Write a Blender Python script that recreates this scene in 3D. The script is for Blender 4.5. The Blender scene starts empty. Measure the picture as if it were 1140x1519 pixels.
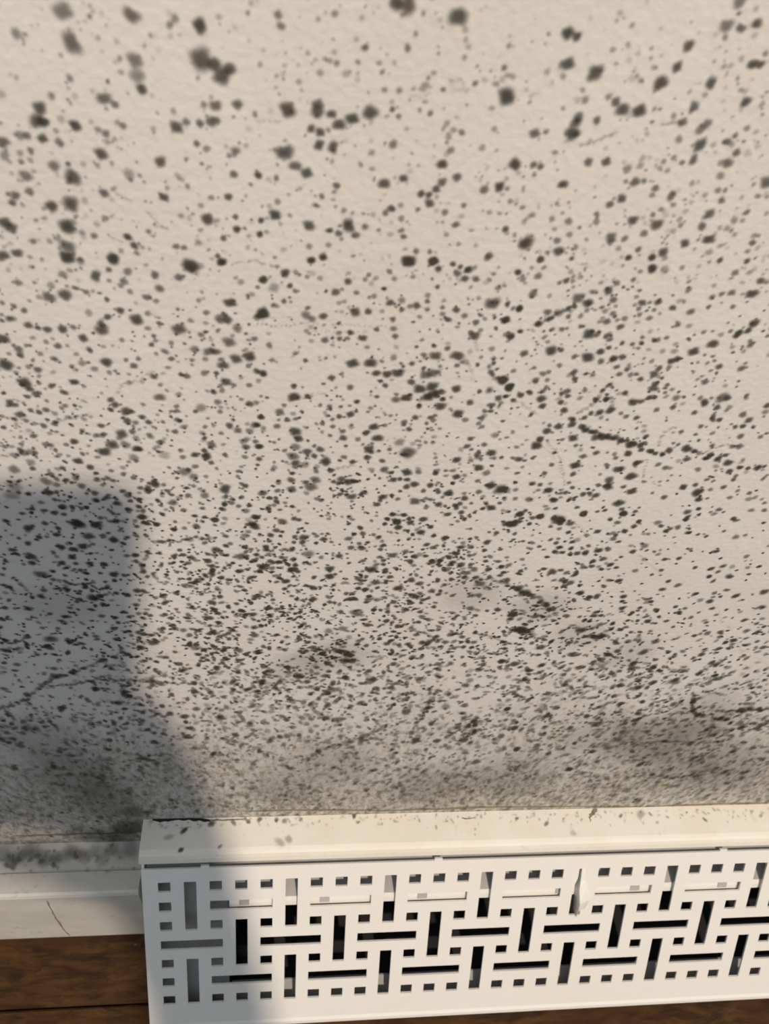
import bpy, bmesh, math, random
import numpy as np
from mathutils import Vector, Matrix

scn = bpy.context.scene
col = scn.collection

# ------------------------------------------------------------------ camera
# measures come from the vent grille (14 mm hole pitch); wall is the plane y = 0, floor z = 0
SC = 1.4
WALL_Y, FLOOR_Z = 0.12098, -0.4140
RT = Vector((0.99362, -0.05980, 0.09562))      # camera right
DN = Vector((0.01668, -0.76061, -0.64899))     # camera down
FW = Vector((0.11154, 0.64645, -0.75476))      # camera forward
CAM = Vector((0, -WALL_Y * SC, -FLOOR_Z * SC))
cd = bpy.data.cameras.new('camera')
cam = bpy.data.objects.new('camera', cd); col.objects.link(cam)
cd.sensor_fit = 'VERTICAL'; cd.sensor_height = 36.0
cd.lens = 1200.0 / 1519.0 * 36.0
cd.clip_start = 0.01; cd.clip_end = 50
m3 = Matrix((RT, -DN, -FW)).transposed()
cam.matrix_world = Matrix.Translation(CAM) @ m3.to_4x4()
cd.dof.use_dof = True
cd.dof.focus_distance = 0.33
cd.dof.aperture_fstop = 20.0
scn.camera = cam

# ------------------------------------------------------------------ world, lamps, exposure
world = bpy.data.worlds.new('world'); scn.world = world; world.use_nodes = True
bg = world.node_tree.nodes['Background']
bg.inputs['Color'].default_value = (0.76, 0.88, 1.0, 1)
bg.inputs['Strength'].default_value = 0.34

LDIR = Vector((-0.1845, 0.6248, -0.7587)).normalized()    # from the bulb to the wall
WC = Vector((-0.0337 * SC, 0, (-0.1329 - FLOOR_Z) * SC))
ld = bpy.data.lights.new('ceiling_bulb', 'POINT')
ld.energy = 172; ld.color = (1.0, 0.855, 0.70); ld.shadow_soft_size = 0.045
lo = bpy.data.objects.new('ceiling_bulb', ld); col.objects.link(lo)
lo.location = WC - LDIR * 2.3
# cool overhead fill lamp, added to lighten upward-tilted faces; no window stands there
wd = bpy.data.lights.new('cool_overhead_fill', 'AREA')
wd.shape = 'RECTANGLE'; wd.size = 1.2; wd.size_y = 0.9; wd.energy = 3.5; wd.color = (0.72, 0.86, 1.0)
wo = bpy.data.objects.new('cool_overhead_fill', wd); col.objects.link(wo)
wo.location = (-0.3, -0.75, 2.2)
wo.rotation_euler = (math.radians(12), 0, 0)

vs = scn.view_settings
vs.view_transform = 'Standard'; vs.look = 'None'; vs.exposure = 0.16; vs.gamma = 1.0; vs.use_curve_mapping = False
scn.cycles.transparent_max_bounces = 64

# ------------------------------------------------------------------ helpers
R = random.Random(7)

def obj(name, me, mat=None, parent=None, **props):
    o = bpy.data.objects.new(name, me); col.objects.link(o)
    if mat and me is not None:
        if not me.materials: me.materials.append(mat)
    if parent: o.parent = parent
    for k, v in props.items(): o[k] = v
    return o

def mesh_from(name, verts, faces, smooth=False):
    me = bpy.data.meshes.new(name); me.from_pydata([tuple(v) for v in verts], [], faces)
    bm = bmesh.new(); bm.from_mesh(me)
    bmesh.ops.recalc_face_normals(bm, faces=bm.faces); bm.to_mesh(me); bm.free()
    if smooth: me.polygons.foreach_set('use_smooth', [True] * len(me.polygons))
    me.update(); return me

def profile_x(name, pts, x0, x1, nx=1):
    """closed (y,z) profile extruded along x"""
    n = len(pts); v = []; f = []
    for i in range(nx + 1):
        x = x0 + (x1 - x0) * i / nx
        v += [(x, p[0], p[1]) for p in pts]
    for i in range(nx):
        for j in range(n):
            a = i * n + j; b = i * n + (j + 1) % n
            f.append((a, b, b + n, a + n))
    f.append(tuple(range(n))); f.append(tuple(nx * n + k for k in reversed(range(n))))
    return mesh_from(name, v, f)

def box_mesh(name, x0, x1, y0, y1, z0, z1, bevel=0.0):
    v = [(x, y, z) for x in (x0, x1) for y in (y0, y1) for z in (z0, z1)]
    f = [(0, 1, 3, 2), (4, 6, 7, 5), (0, 4, 5, 1), (2, 3, 7, 6), (0, 2, 6, 4), (1, 5, 7, 3)]
    me = mesh_from(name, v, f)
    if bevel:
        bm = bmesh.new(); bm.from_mesh(me)
        bmesh.ops.bevel(bm, geom=bm.edges[:], offset=bevel, segments=1, affect='EDGES')
        bm.to_mesh(me); bm.free()
    return me

def newmat(name):
    m = bpy.data.materials.new(name); m.use_nodes = True
    nt = m.node_tree; b = nt.nodes['Principled BSDF']
    return m, nt, b

def N(nt, t, **kw):
    n = nt.nodes.new(t)
    for k, v in kw.items(): setattr(n, k, v)
    return n

def noise(nt, vec, scale, detail=4, rough=0.55, dist=0.0):
    n = N(nt, 'ShaderNodeTexNoise'); n.inputs['Scale'].default_value = scale
    n.inputs['Detail'].default_value = detail; n.inputs['Roughness'].default_value = rough
    n.inputs['Distortion'].default_value = dist
    if vec is not None: nt.links.new(vec, n.inputs['Vector'])
    return n.outputs['Fac']

def ramp(nt, fac, a, b, lo=0.0, hi=1.0, smooth=True):
    n = N(nt, 'ShaderNodeMapRange'); n.interpolation_type = 'SMOOTHSTEP' if smooth else 'LINEAR'
    n.inputs['From Min'].default_value = a; n.inputs['From Max'].default_value = b
    n.inputs['To Min'].default_value = lo; n.inputs['To Max'].default_value = hi
    nt.links.new(fac, n.inputs['Value']); return n.outputs['Result']

def math_(nt, op, a, b):
    n = N(nt, 'ShaderNodeMath', operation=op)
    for i, q in enumerate((a, b)):
        if isinstance(q, (int, float)): n.inputs[i].default_value = q
        else: nt.links.new(q, n.inputs[i])
    return n.outputs[0]

def mix(nt, fac, a, b):
    n = N(nt, 'ShaderNodeMix', data_type='RGBA')
    for s, q in ((0, fac), (6, a), (7, b)):
        if isinstance(q, (int, float)): n.inputs[s].default_value = q
        elif isinstance(q, tuple): n.inputs[s].default_value = q
        else: nt.links.new(q, n.inputs[s])
    return n.outputs[2]

def bump(nt, b, h, strength, dist):
    n = N(nt, 'ShaderNodeBump'); n.inputs['Strength'].default_value = strength; n.inputs['Distance'].default_value = dist
    nt.links.new(h, n.inputs['Height']); nt.links.new(n.outputs[0], b.inputs['Normal'])

# pixel of the photograph -> point on the wall plane, used to read the mould's real positions
def ray(px, py): return RT * ((px - 570) / 1200.0) + DN * ((py - 759.5) / 1200.0) + FW
def wall_pt(px, py):
    d = ray(px, py); t = -CAM.y / d.y; p = CAM + d * t
    return p, t            # t is the depth along the optical axis

# ------------------------------------------------------------------ materials
def mat_wall():
    m, nt, b = newmat('matte_wall_paint')
    pos = N(nt, 'ShaderNodeNewGeometry').outputs['Position']
    sx = N(nt, 'ShaderNodeSeparateXYZ'); nt.links.new(pos, sx.inputs[0])
    mp = N(nt, 'ShaderNodeMapping'); mp.inputs['Scale'].default_value = (1, 1, 0.42); nt.links.new(pos, mp.inputs[0]); dp = mp.outputs[0]   # growth drawn out downwards
    n1 = noise(nt, pos, 14, 3); n2 = noise(nt, dp, 75, 5, 0.65); n3 = noise(nt, dp, 330, 4, 0.7)
    base = mix(nt, ramp(nt, n1, 0.3, 0.7), (0.715, 0.672, 0.618, 1), (0.745, 0.712, 0.66, 1))
    # grey-brown mould bloom low on the wall, ragged outline
    edge = math_(nt, 'ADD', sx.outputs[2], math_(nt, 'MULTIPLY', math_(nt, 'SUBTRACT', n1, 0.5), 0.16))
    edge = math_(nt, 'ADD', edge, math_(nt, 'MULTIPLY', math_(nt, 'SUBTRACT', n2, 0.5), 0.10))
    low = ramp(nt, edge, 0.11, 0.285, 1.0, 0.0)
    mott = ramp(nt, n3, 0.36, 0.66, 0.30, 1.0)
    bl = math_(nt, 'MULTIPLY', math_(nt, 'MULTIPLY', low, mott), 0.95)
    bcol = mix(nt, ramp(nt, n2, 0.35, 0.65), (0.27, 0.225, 0.155, 1), (0.265, 0.25, 0.21, 1))
    c = mix(nt, bl, base, bcol)
    # fine faint film a little higher
    film = math_(nt, 'MULTIPLY', ramp(nt, edge, 0.20, 0.34, 1.0, 0.0), ramp(nt, n3, 0.52, 0.75))
    c = mix(nt, math_(nt, 'MULTIPLY', film, 0.62), c, (0.22, 0.205, 0.165, 1))
    nt.links.new(c, b.inputs['Base Color']); b.inputs['Roughness'].default_value = 0.85
    b.inputs['Specular IOR Level'].default_value = 0.25
    h = math_(nt, 'ADD', noise(nt, pos, 520, 3, 0.6), math_(nt, 'MULTIPLY', noise(nt, pos, 130, 2), 1.2))
    bump(nt, b, h, 0.2, 0.001)
    return m

def mat_mould(name, use_attr):
    m, nt, b = newmat(name)
    nt.nodes.remove(b)
    out = nt.nodes['Material Output']
    d = N(nt, 'ShaderNodeBsdfDiffuse'); tr = N(nt, 'ShaderNodeBsdfTransparent'); mx = N(nt, 'ShaderNodeMixShader')
    pos = N(nt, 'ShaderNodeNewGeometry').outputs['Position']
    fade = N(nt, 'ShaderNodeAttribute', attribute_name='fade').outputs['Fac']
    if use_attr:
        dark = N(nt, 'ShaderNodeAttribute', attribute_name='dark').outputs['Fac']
        tint = N(nt, 'ShaderNodeAttribute', attribute_name='tint').outputs['Fac']
    else:
        oi = N(nt, 'ShaderNodeObjectInfo'); dark = oi.outputs['Alpha']
        sp = N(nt, 'ShaderNodeSeparateColor'); nt.links.new(oi.outputs['Color'], sp.inputs[0]); tint = sp.outputs[0]
    nz = noise(nt, pos, 900, 3, 0.7)
    f = math_(nt, 'ADD', fade, math_(nt, 'MULTIPLY', math_(nt, 'SUBTRACT', nz, 0.5), 0.30))
    a = ramp(nt, f, 0.0, 0.92)
    a = math_(nt, 'MULTIPLY', a, dark)
    c = mix(nt, tint, (0.062, 0.060, 0.048, 1), (0.110, 0.082, 0.050, 1))
    c2 = mix(nt, ramp(nt, tint, 0.93, 0.97), c, (0.115, 0.078, 0.098, 1))
    nt.links.new(c2, d.inputs['Color'])
    nt.links.new(a, mx.inputs[0]); nt.links.new(tr.outputs[0], mx.inputs[1]); nt.links.new(d.outputs[0], mx.inputs[2])
    nt.links.new(mx.outputs[0], out.inputs[0])
    return m

def mat_paint(name, ca, cb, dirt, dirt_amt, rough, sc=40, bstr=0.1):
    m, nt, b = newmat(name)
    pos = N(nt, 'ShaderNodeNewGeometry').outputs['Position']
    n1 = noise(nt, pos, sc, 5, 0.6); n2 = noise(nt, pos, sc * 4.5, 4, 0.7)
    c = mix(nt, ramp(nt, n1, 0.3, 0.7), ca, cb)
    k = math_(nt, 'MULTIPLY', math_(nt, 'MULTIPLY', ramp(nt, n2, 0.56, 0.74), ramp(nt, n1, 0.45, 0.62)), dirt_amt)
    c = mix(nt, k, c, dirt)
    nt.links.new(c, b.inputs['Base Color']); b.inputs['Roughness'].default_value = rough
    bump(nt, b, n2, bstr, 0.001)
    return m

def mat_flat(name, c, rough=0.6, metal=0.0):
    m, nt, b = newmat(name)
    pos = N(nt, 'ShaderNodeNewGeometry').outputs['Position']
    n1 = noise(nt, pos, 80, 3)
    nt.links.new(mix(nt, n1, tuple(q * 0.85 for q in c) + (1,), tuple(min(1, q * 1.1) for q in c) + (1,)), b.inputs['Base Color'])
    b.inputs['Roughness'].default_value = rough; b.inputs['Metallic'].default_value = metal
    return m

def mat_wood():
    m, nt, b = newmat('worn_brown_floorboard')
    geo = N(nt, 'ShaderNodeNewGeometry').outputs['Position']
    oi = N(nt, 'ShaderNodeObjectInfo')
    mp = N(nt, 'ShaderNodeMapping'); mp.inputs['Scale'].default_value = (0.25, 1, 1)
    nt.links.new(geo, mp.inputs[0])
    ad = N(nt, 'ShaderNodeVectorMath', operation='ADD'); nt.links.new(mp.outputs[0], ad.inputs[0]); nt.links.new(oi.outputs['Random'], ad.inputs[1])
    g = noise(nt, ad.outputs[0], 190, 6, 0.65, 0.6); g2 = noise(nt, ad.outputs[0], 45, 3, 0.5, 1.0)
    c = mix(nt, ramp(nt, g, 0.3, 0.7), (0.020, 0.010, 0.0045, 1), (0.095, 0.045, 0.013, 1))
    c = mix(nt, ramp(nt, g2, 0.35, 0.7, 0.0, 0.6), c, (0.045, 0.016, 0.005, 1))
    sc = ramp(nt, noise(nt, geo, 150, 5, 0.7), 0.66, 0.74)
    c = mix(nt, math_(nt, 'MULTIPLY', sc, 0.5), c, (0.26, 0.19, 0.13, 1))
    nt.links.new(c, b.inputs['Base Color']); b.inputs['Roughness'].default_value = 0.7; b.inputs['Specular IOR Level'].default_value = 0.15
    bump(nt, b, g, 0.25, 0.001)
    return m

M_WALL = mat_wall()
M_SPOT = mat_mould('mould_colony', False)
M_SPECK = mat_mould('mould_colonies', True)
M_BASE = mat_paint('stained_baseboard_paint', (0.60, 0.56, 0.49, 1), (0.70, 0.66, 0.59, 1), (0.30, 0.26, 0.18, 1), 0.7, 0.7, 30, 0.2)
M_CAP = mat_paint('yellowed_metal_enamel', (0.80, 0.73, 0.62, 1), (0.85, 0.79, 0.70, 1), (0.50, 0.42, 0.30, 1), 0.35, 0.45, 30)
M_FACE = mat_paint('white_metal_enamel', (0.87, 0.825, 0.755, 1), (0.885, 0.845, 0.785, 1), (0.6, 0.55, 0.45, 1), 0.08, 0.42, 25, 0.03)
M_INNER = mat_flat('grey_inner_metal', (0.44, 0.43, 0.41), 0.55)
M_DUCT_SHADE = mat_flat('duct_shade', (0.012, 0.011, 0.011), 0.8)  # darkness of the unlit duct put into the colour
M_CRACK = mat_flat('paint_crack', (0.27, 0.22, 0.15), 0.9)
M_WOOD = mat_wood()
M_GAP = mat_flat('dark_gap', (0.02, 0.015, 0.012), 0.9)

# ------------------------------------------------------------------ the room shell
wall = obj('wall_back', box_mesh('wall_back', -1.3, 1.6, 0.0, 0.10, -0.02, 2.4), M_WALL, kind='structure',
           label='off-white painted wall covered in black mould spots', category='wall')
floor = obj('floor', box_mesh('floor', -1.3, 1.6, -1.3, 0.10, -0.05, -0.0185), M_GAP, kind='structure',
            label='worn brown wooden floorboards below the vent', category='floor')
y = -0.0005; k = 0
while y > -1.2:
    w = 0.0695 if k == 0 else 0.088
    xs = [-1.3, -0.52 + 0.27 * ((k + 2) % 3), 0.55 + 0.23 * (k % 2), 1.6]
    for a, b in zip(xs[:-1], xs[1:]):
        obj('plank', box_mesh('plank', a + 0.0006, b - 0.0006, y - w + 0.0008, y - 0.0002, -0.0185, 0.0, 0.0012), M_WOOD, floor)
    y -= w; k += 1

# baseboard: a board with a stepped top, cut off at the vent
BP = [(0, 0), (0, .0575), (-.0113, .0598), (-.0119, .0586), (-.0126, .0601), (-.0205, .0616), (-.0215, .0610), (-.0221, .0595), (-.0221, 0)]
BP = [(p[0] * SC, p[1] * SC) for p in BP]
VX0, VX1 = -0.0568 * SC, None
bl = obj('baseboard_left', profile_x('baseboard_left', BP, -1.3, VX0 - 0.0035), M_BASE, kind='structure',
         label='white painted baseboard left of the vent, stained and cracked', category='baseboard')
# ------------------------------------------------------------------ the vent (baseboard register)
U = 0.010 * SC
OW = Vector((0.07175 * SC, (0.083797 - WALL_Y) * SC, (-0.371299 - FLOOR_Z) * SC))   # centre of hole column 12, row 4
GF = Vector((0, -0.5, -0.8660254)); NF = Vector((0, 0.8660254, -0.5))
def FP(c, s, e=0.0):   # point on the sloping face: column, row, height above the face in metres
    return OW + Vector(((c - 12) * U, 0, 0)) + GF * ((s - 4) * U) - NF * e
NCOL = 43
C0, C1 = -0.855, NCOL - 1 + 0.855
VX1 = FP(C1, 4).x
vent = bpy.data.objects.new('baseboard_register', None); col.objects.link(vent)
vent.location = (FP((C0 + C1) / 2, 4).x, -0.04, 0.0)
vent['label'] = 'white metal floor-level air vent with basket-weave cut-outs against the wall'; vent['category'] = 'vent'
VT = vent.location.copy()
def vpart(name, me, mat, parent=None):
    if parent is None:
        me.transform(Matrix.Translation(-VT))
        return obj(name, me, mat, vent)
    me.transform(Matrix.Translation(-VT)); return obj(name, me, mat, parent)

# hole pattern
HW = 0.243; SV = 0.232
holes = []
for c in range(NCOL):
    q = c % 4
    if q == 1: holes += [(c, c, 1, 3), (c, c, 5, 7)]
    elif q == 3: holes += [(c, c, 1, 1), (c, c, 3, 5), (c, c, 7, 7)]
    else:
        end = c in (0, NCOL - 1)
        holes += [(c, c, r, r) for r in ((1, 2, 3, 5, 6, 7) if end else (1, 3, 5, 7))]
    if q == 2 and c + 2 < NCOL: holes += [(c, c + 2, 2, 2), (c, c + 2, 6, 6)]
    if q == 0 and c + 2 < NCOL: holes += [(c, c + 2, 4, 4)]
S_TOP, S_BOT = 0.10, 8.35
xs = sorted([C0, C1] + [c + d for c in range(NCOL) for d in (-HW, HW)])
ys = sorted([S_TOP, S_BOT] + [r + d for r in range(1, 8) for d in (-HW, HW)])
cell = np.zeros((len(xs) - 1, len(ys) - 1), bool)
for (a, b, r0, r1) in holes:
    i0 = xs.index(a - HW); i1 = xs.index(b + HW); j0 = ys.index(r0 - HW); j1 = ys.index(r1 + HW)
    cell[i0:i1, j0:j1] = True
TH = 0.0012
verts = []; vid = {}; faces = []
def vv(i, j, e):
    k = (i, j, e)
    if k not in vid: vid[k] = len(verts); verts.append(FP(xs[i], ys[j], 0.0 if e == 0 else -TH))
    return vid[k]
nx, ny = cell.shape
for i in range(nx):
    for j in range(ny):
        if cell[i, j]: continue
        faces.append((vv(i, j, 0), vv(i, j + 1, 0), vv(i + 1, j + 1, 0), vv(i + 1, j, 0)))
        faces.append((vv(i, j, 1), vv(i + 1, j, 1), vv(i + 1, j + 1, 1), vv(i, j + 1, 1)))
        for (di, dj, p, q) in ((-1, 0, (i, j), (i, j + 1)), (1, 0, (i + 1, j + 1), (i + 1, j)), (0, -1, (i + 1, j), (i, j)), (0, 1, (i, j + 1), (i + 1, j + 1))):
            a, b = i + di, j + dj
            if a < 0 or b < 0 or a >= nx or b >= ny or cell[a, b]:
                faces.append((vv(*p, 0), vv(*p, 1), vv(*q, 1), vv(*q, 0)))
vpart('front_grille', mesh_from('front_grille', verts, faces), M_FACE)

def yz(s, e=0.0): p = FP(0, s, e); return (p.y, p.z)
X0, X1 = FP(C0, 4).x, FP(C1, 4).x
# hemmed bottom edge curling under to the floor
hem = [yz(S_BOT, 0.0), yz(8.5, 0.0006), yz(8.66, 0.0004), yz(8.76, -0.0006), yz(8.80, -0.002), yz(8.80, -0.004), yz(S_BOT, -0.0022)]
vpart('bottom_hem', profile_x('bottom_hem', hem, X0, X1), M_FACE)
# top cap: flat ledge to the wall with a rounded front lip
ty, tz = yz(-0.56)
cap = [(-0.0002, tz), (ty + 0.0034, tz + 0.0003), (ty + 0.0014, tz - 0.0002), (ty + 0.0002, tz - 0.0012), yz(-0.42, 0.0009), yz(-0.23, 0.0008), yz(-0.20, 0.0002),
       yz(-0.20, -0.0008), yz(-0.38, -0.0010), (ty + 0.003, tz - 0.0016), (-0.0002, tz - 0.0015)]
capo = vpart('top_cap', profile_x('top_cap', cap, X0 - 0.0008, X1 + 0.0008), M_CAP)
# end plates
def plate(x0, x1):
    pts = [(-0.0002, tz - 0.0016), (ty + 0.003, tz - 0.0018), yz(0.10, -0.0013), yz(S_BOT, -0.0013), yz(8.72, -0.005), (-0.0002, 0.0004)]
    return profile_x('end_plate', pts, x0, x1)
vpart('end_plate', plate(X0 + 0.0002, X0 + 0.0014), M_FACE)
vpart('end_plate', plate(X1 - 0.0014, X1 - 0.0002), M_FACE)
# small pressed tabs in the slit between cap and grille
for c in (1.6, 10.9, 23.1, 34.0):
    a = FP(c - 0.16, 0.12, -0.0004); b = FP(c + 0.16, 0.12, -0.0004)
    pts = [yz(0.12, 0.0), yz(-0.02, 0.0001), yz(-0.02, -0.0012), yz(0.12, -0.0012)]
    vpart('tab', profile_x('tab', pts, a.x, b.x), M_FACE)
vpart('slit_backing', profile_x('slit_backing', [yz(-0.3, -0.0045), yz(0.45, -0.0045), yz(0.45, -0.0055), yz(-0.3, -0.0055)], X0 + 0.002, X1 - 0.002), M_INNER)
# inside: near-black panel painting the unlit duct, fixed blanking plate at the left end, damper blade, bottom tray
vpart('duct_shade_panel', profile_x('duct_shade_panel', [(-0.0012, tz - 0.003), (-0.0022, tz - 0.003), (-0.0022, 0.002), (-0.0012, 0.002)], X0 + 0.003, X1 - 0.003), M_DUCT_SHADE)
vpart('duct_floor', profile_x('duct_floor', [(-0.003, 0.0015), (-0.003, 0.0006), yz(8.6, -0.008), yz(8.5, -0.008)], X0 + 0.003, X1 - 0.003), M_DUCT_SHADE)
vpart('blanking_plate', profile_x('blanking_plate', [yz(0.2, -0.010), yz(0.2, -0.011), yz(8.3, -0.011), yz(8.3, -0.010)], X0 + 0.003, FP(2.42, 4).x), M_INNER)
bl1 = [yz(1.90, -0.0034), yz(2.10, -0.0030), yz(2.34, -0.0032), yz(2.35, -0.0042), yz(2.10, -0.0040), yz(1.90, -0.0044)]
dam = vpart('damper_blade', profile_x('damper_blade', bl1, FP(2.5, 4).x, X1 - 0.004), M_FACE)
bl2 = [yz(1.90, -0.0036), yz(1.90, -0.0046), yz(1.15, -0.0175), yz(1.15, -0.0165)]
vpart('damper_web', profile_x('damper_web', bl2, FP(2.5, 4).x, X1 - 0.004), M_INNER, dam)
for c in (3.1, 6.35, 10.4, 16.3, 19.6, 23.55, 24.45, 28.4, 33.0):   # notches punched in the blade edge, seen as dark squares
    a, b = FP(c - 0.2, 4).x, FP(c + 0.2, 4).x
    pts = [yz(1.92, -0.0028), yz(2.20, -0.0024), yz(2.20, -0.0036), yz(1.92, -0.0036)]
    vpart('notch_plate', profile_x('notch_plate', pts, a, b), M_INNER, dam)
tray = [yz(7.15, -0.0125), yz(8.3, -0.0085), yz(8.3, -0.0095), yz(7.15, -0.0135)]
vpart('bottom_tray', profile_x('bottom_tray', tray, FP(2.5, 4).x, X1 - 0.004), M_INNER)
# damper lever poking out of the slot in column 17
def fp3(pts): return [FP(*p) for p in pts]
def ruled(name, secs):          # loft of four-point sections
    v = [p for sec in secs for p in fp3(sec)]; f = []
    for r in range(len(secs) - 1):
        for q in range(4):
            a = r * 4 + q; b = r * 4 + (q + 1) % 4
            f.append((a, b, b + 4, a + 4))
    n = len(secs) * 4
    f += [(0, 1, 2, 3), (n - 1, n - 2, n - 3, n - 4)]
    return mesh_from(name, v, f)
lev = vpart('damper_lever', ruled('damper_lever', [
    [(17.03, .775, -.004), (17.24, .775, -.004), (17.24, .775, -.0003), (17.03, .775, -.0003)],
    [(17.02, 1.35, -.004), (17.24, 1.35, -.004), (17.24, 1.35, .0004), (17.02, 1.35, .0008)],
    [(16.95, 1.75, -.004), (17.24, 1.75, -.004), (17.30, 1.75, .0015), (16.97, 1.75, .0030)],
    [(16.97, 2.25, -.004), (17.24, 2.25, -.004), (17.50, 2.28, .0020), (17.00, 2.28, .0055)],
    [(17.02, 2.75, -.004), (17.24, 2.75, -.004), (17.24, 2.72, .0010), (17.03, 2.75, .0045)],
    [(17.05, 3.22, -.004), (17.12, 3.22, -.004), (17.12, 3.26, .0004), (17.06, 3.26, .0016)]]), M_FACE)
vpart('guide_strip', ruled('guide_strip', [
    [(16.76, .775, -.004), (16.93, .775, -.004), (16.93, .775, -.0005), (16.76, .775, -.0005)],
    [(16.76, 1.30, -.004), (16.92, 1.30, -.004), (16.92, 1.30, -.0005), (16.76, 1.30, -.0005)],
    [(16.76, 1.85, -.004), (16.78, 1.85, -.004), (16.78, 1.85, -.0005), (16.76, 1.85, -.0005)]]), M_FACE, lev)
tb = fp3([(17.18, 2.35, .0005), (17.52, 2.30, .0005), (17.52, 2.30, .0016), (17.18, 2.35, .0030), (17.18, 2.78, .0005), (17.40, 2.80, .0005), (17.40, 2.80, .0014), (17.18, 2.78, .0026)])
vpart('finger_tab', mesh_from('finger_tab', tb, [(0, 1, 2, 3), (7, 6, 5, 4), (0, 4, 5, 1), (1, 5, 6, 2), (2, 6, 7, 3), (3, 7, 4, 0)]), M_CAP, lev)

# baseboard beyond the far end of the vent
obj('baseboard_right', profile_x('baseboard_right', BP, X1 + 0.0035, 1.6), M_BASE, kind='structure',
    label='white painted baseboard beyond the far end of the vent', category='baseboard')

# ------------------------------------------------------------------ cracks, dirt lines and a painted dark gap (thin ribbons lying on the paint)
def ribbon(name, pts, width, nrm, mat, parent, lift=0.00012):
    nrm = Vector(nrm).normalized(); v = []; f = []
    pts = [Vector(p) for p in pts]
    fine = []
    for a, b in zip(pts[:-1], pts[1:]):
        for k in range(4): fine.append(a.lerp(b, k / 4))
    fine.append(pts[-1])
    for i, p in enumerate(fine):
        t = (fine[min(i + 1, len(fine) - 1)] - fine[max(i - 1, 0)]).normalized()
        s = t.cross(nrm).normalized(); w = width * (0.55 + 0.6 * R.random()) * (0.4 if i in (0, len(fine) - 1) else 1)
        j = s * (width * 0.5 * (R.random() - 0.5))
        for sg, h in ((-1, 0), (0, 1), (1, 0)):
            v.append(p + j + s * (w * 0.5 * sg) + nrm * (lift * (0.3 + h)))
    for i in range(len(fine) - 1):
        for q in (0, 1):
            a = i * 3 + q; f.append((a, a + 1, a + 4, a + 3))
    me = mesh_from(name, v, f)
    if parent is vent: me.transform(Matrix.Translation(-VT))
    return obj(name, me, mat, parent)
def on_y(px, py, yy):
    d = ray(px, py); return CAM + d * ((yy - CAM.y) / d.y)
def on_z(px, py, zz):
    d = ray(px, py); return CAM + d * ((zz - CAM.z) / d.z)
bf = BP[-1][0]
ribbon('crack', [on_y(a, b, bf) for a, b in ((69, 1336), (75, 1348), (83, 1362), (92, 1376), (103, 1388))], 0.0012, (0, -1, 0), M_CRACK, bl)
ribbon('crack', [on_z(a, b, tz) for a, b in ((884, 1199), (876, 1210), (874, 1217), (878, 1227), (880, 1235))], 0.0030, (0, 0, 1), M_CRACK, vent)
ribbon('dirt_gap_line', [on_z(a, b, tz) for a, b in ((226, 1216), (250, 1216), (280, 1215), (312, 1216))], 0.0022, (0, 0, 1), M_GAP, vent)  # dark ribbon painting the shaded gap between ledge and wall
ribbon('dirt_gap_line', [on_z(a, b, tz) for a, b in ((312, 1216), (330, 1217), (360, 1215))], 0.0012, (0, 0, 1), M_CRACK, vent)
ribbon('dirt_gap_line', [on_z(a, b, tz) for a, b in ((684, 1214), (694, 1214.5), (704, 1214))], 0.0012, (0, 0, 1), M_CRACK, vent)
ribbon('dirt_gap_line', [on_y(a, b, -0.0001) for a, b in ((20, 1240), (70, 1239), (120, 1237), (170, 1236), (206, 1234))], 0.0030, (0, -1, 0), M_CRACK, wall)
ribbon('dirt_gap_line', [on_y(a, b, -0.0001) for a, b in ((360, 1203), (500, 1201), (560, 1203), (700, 1198), (860, 1196))], 0.0026, (0, -1, 0), M_CRACK, wall)
ribbon('dirt_gap_line', [on_y(a, b, -0.0001) for a, b in ((860, 1196), (950, 1197), (1050, 1193), (1150, 1190))], 0.0020, (0, -1, 0), M_CRACK, wall)
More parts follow.
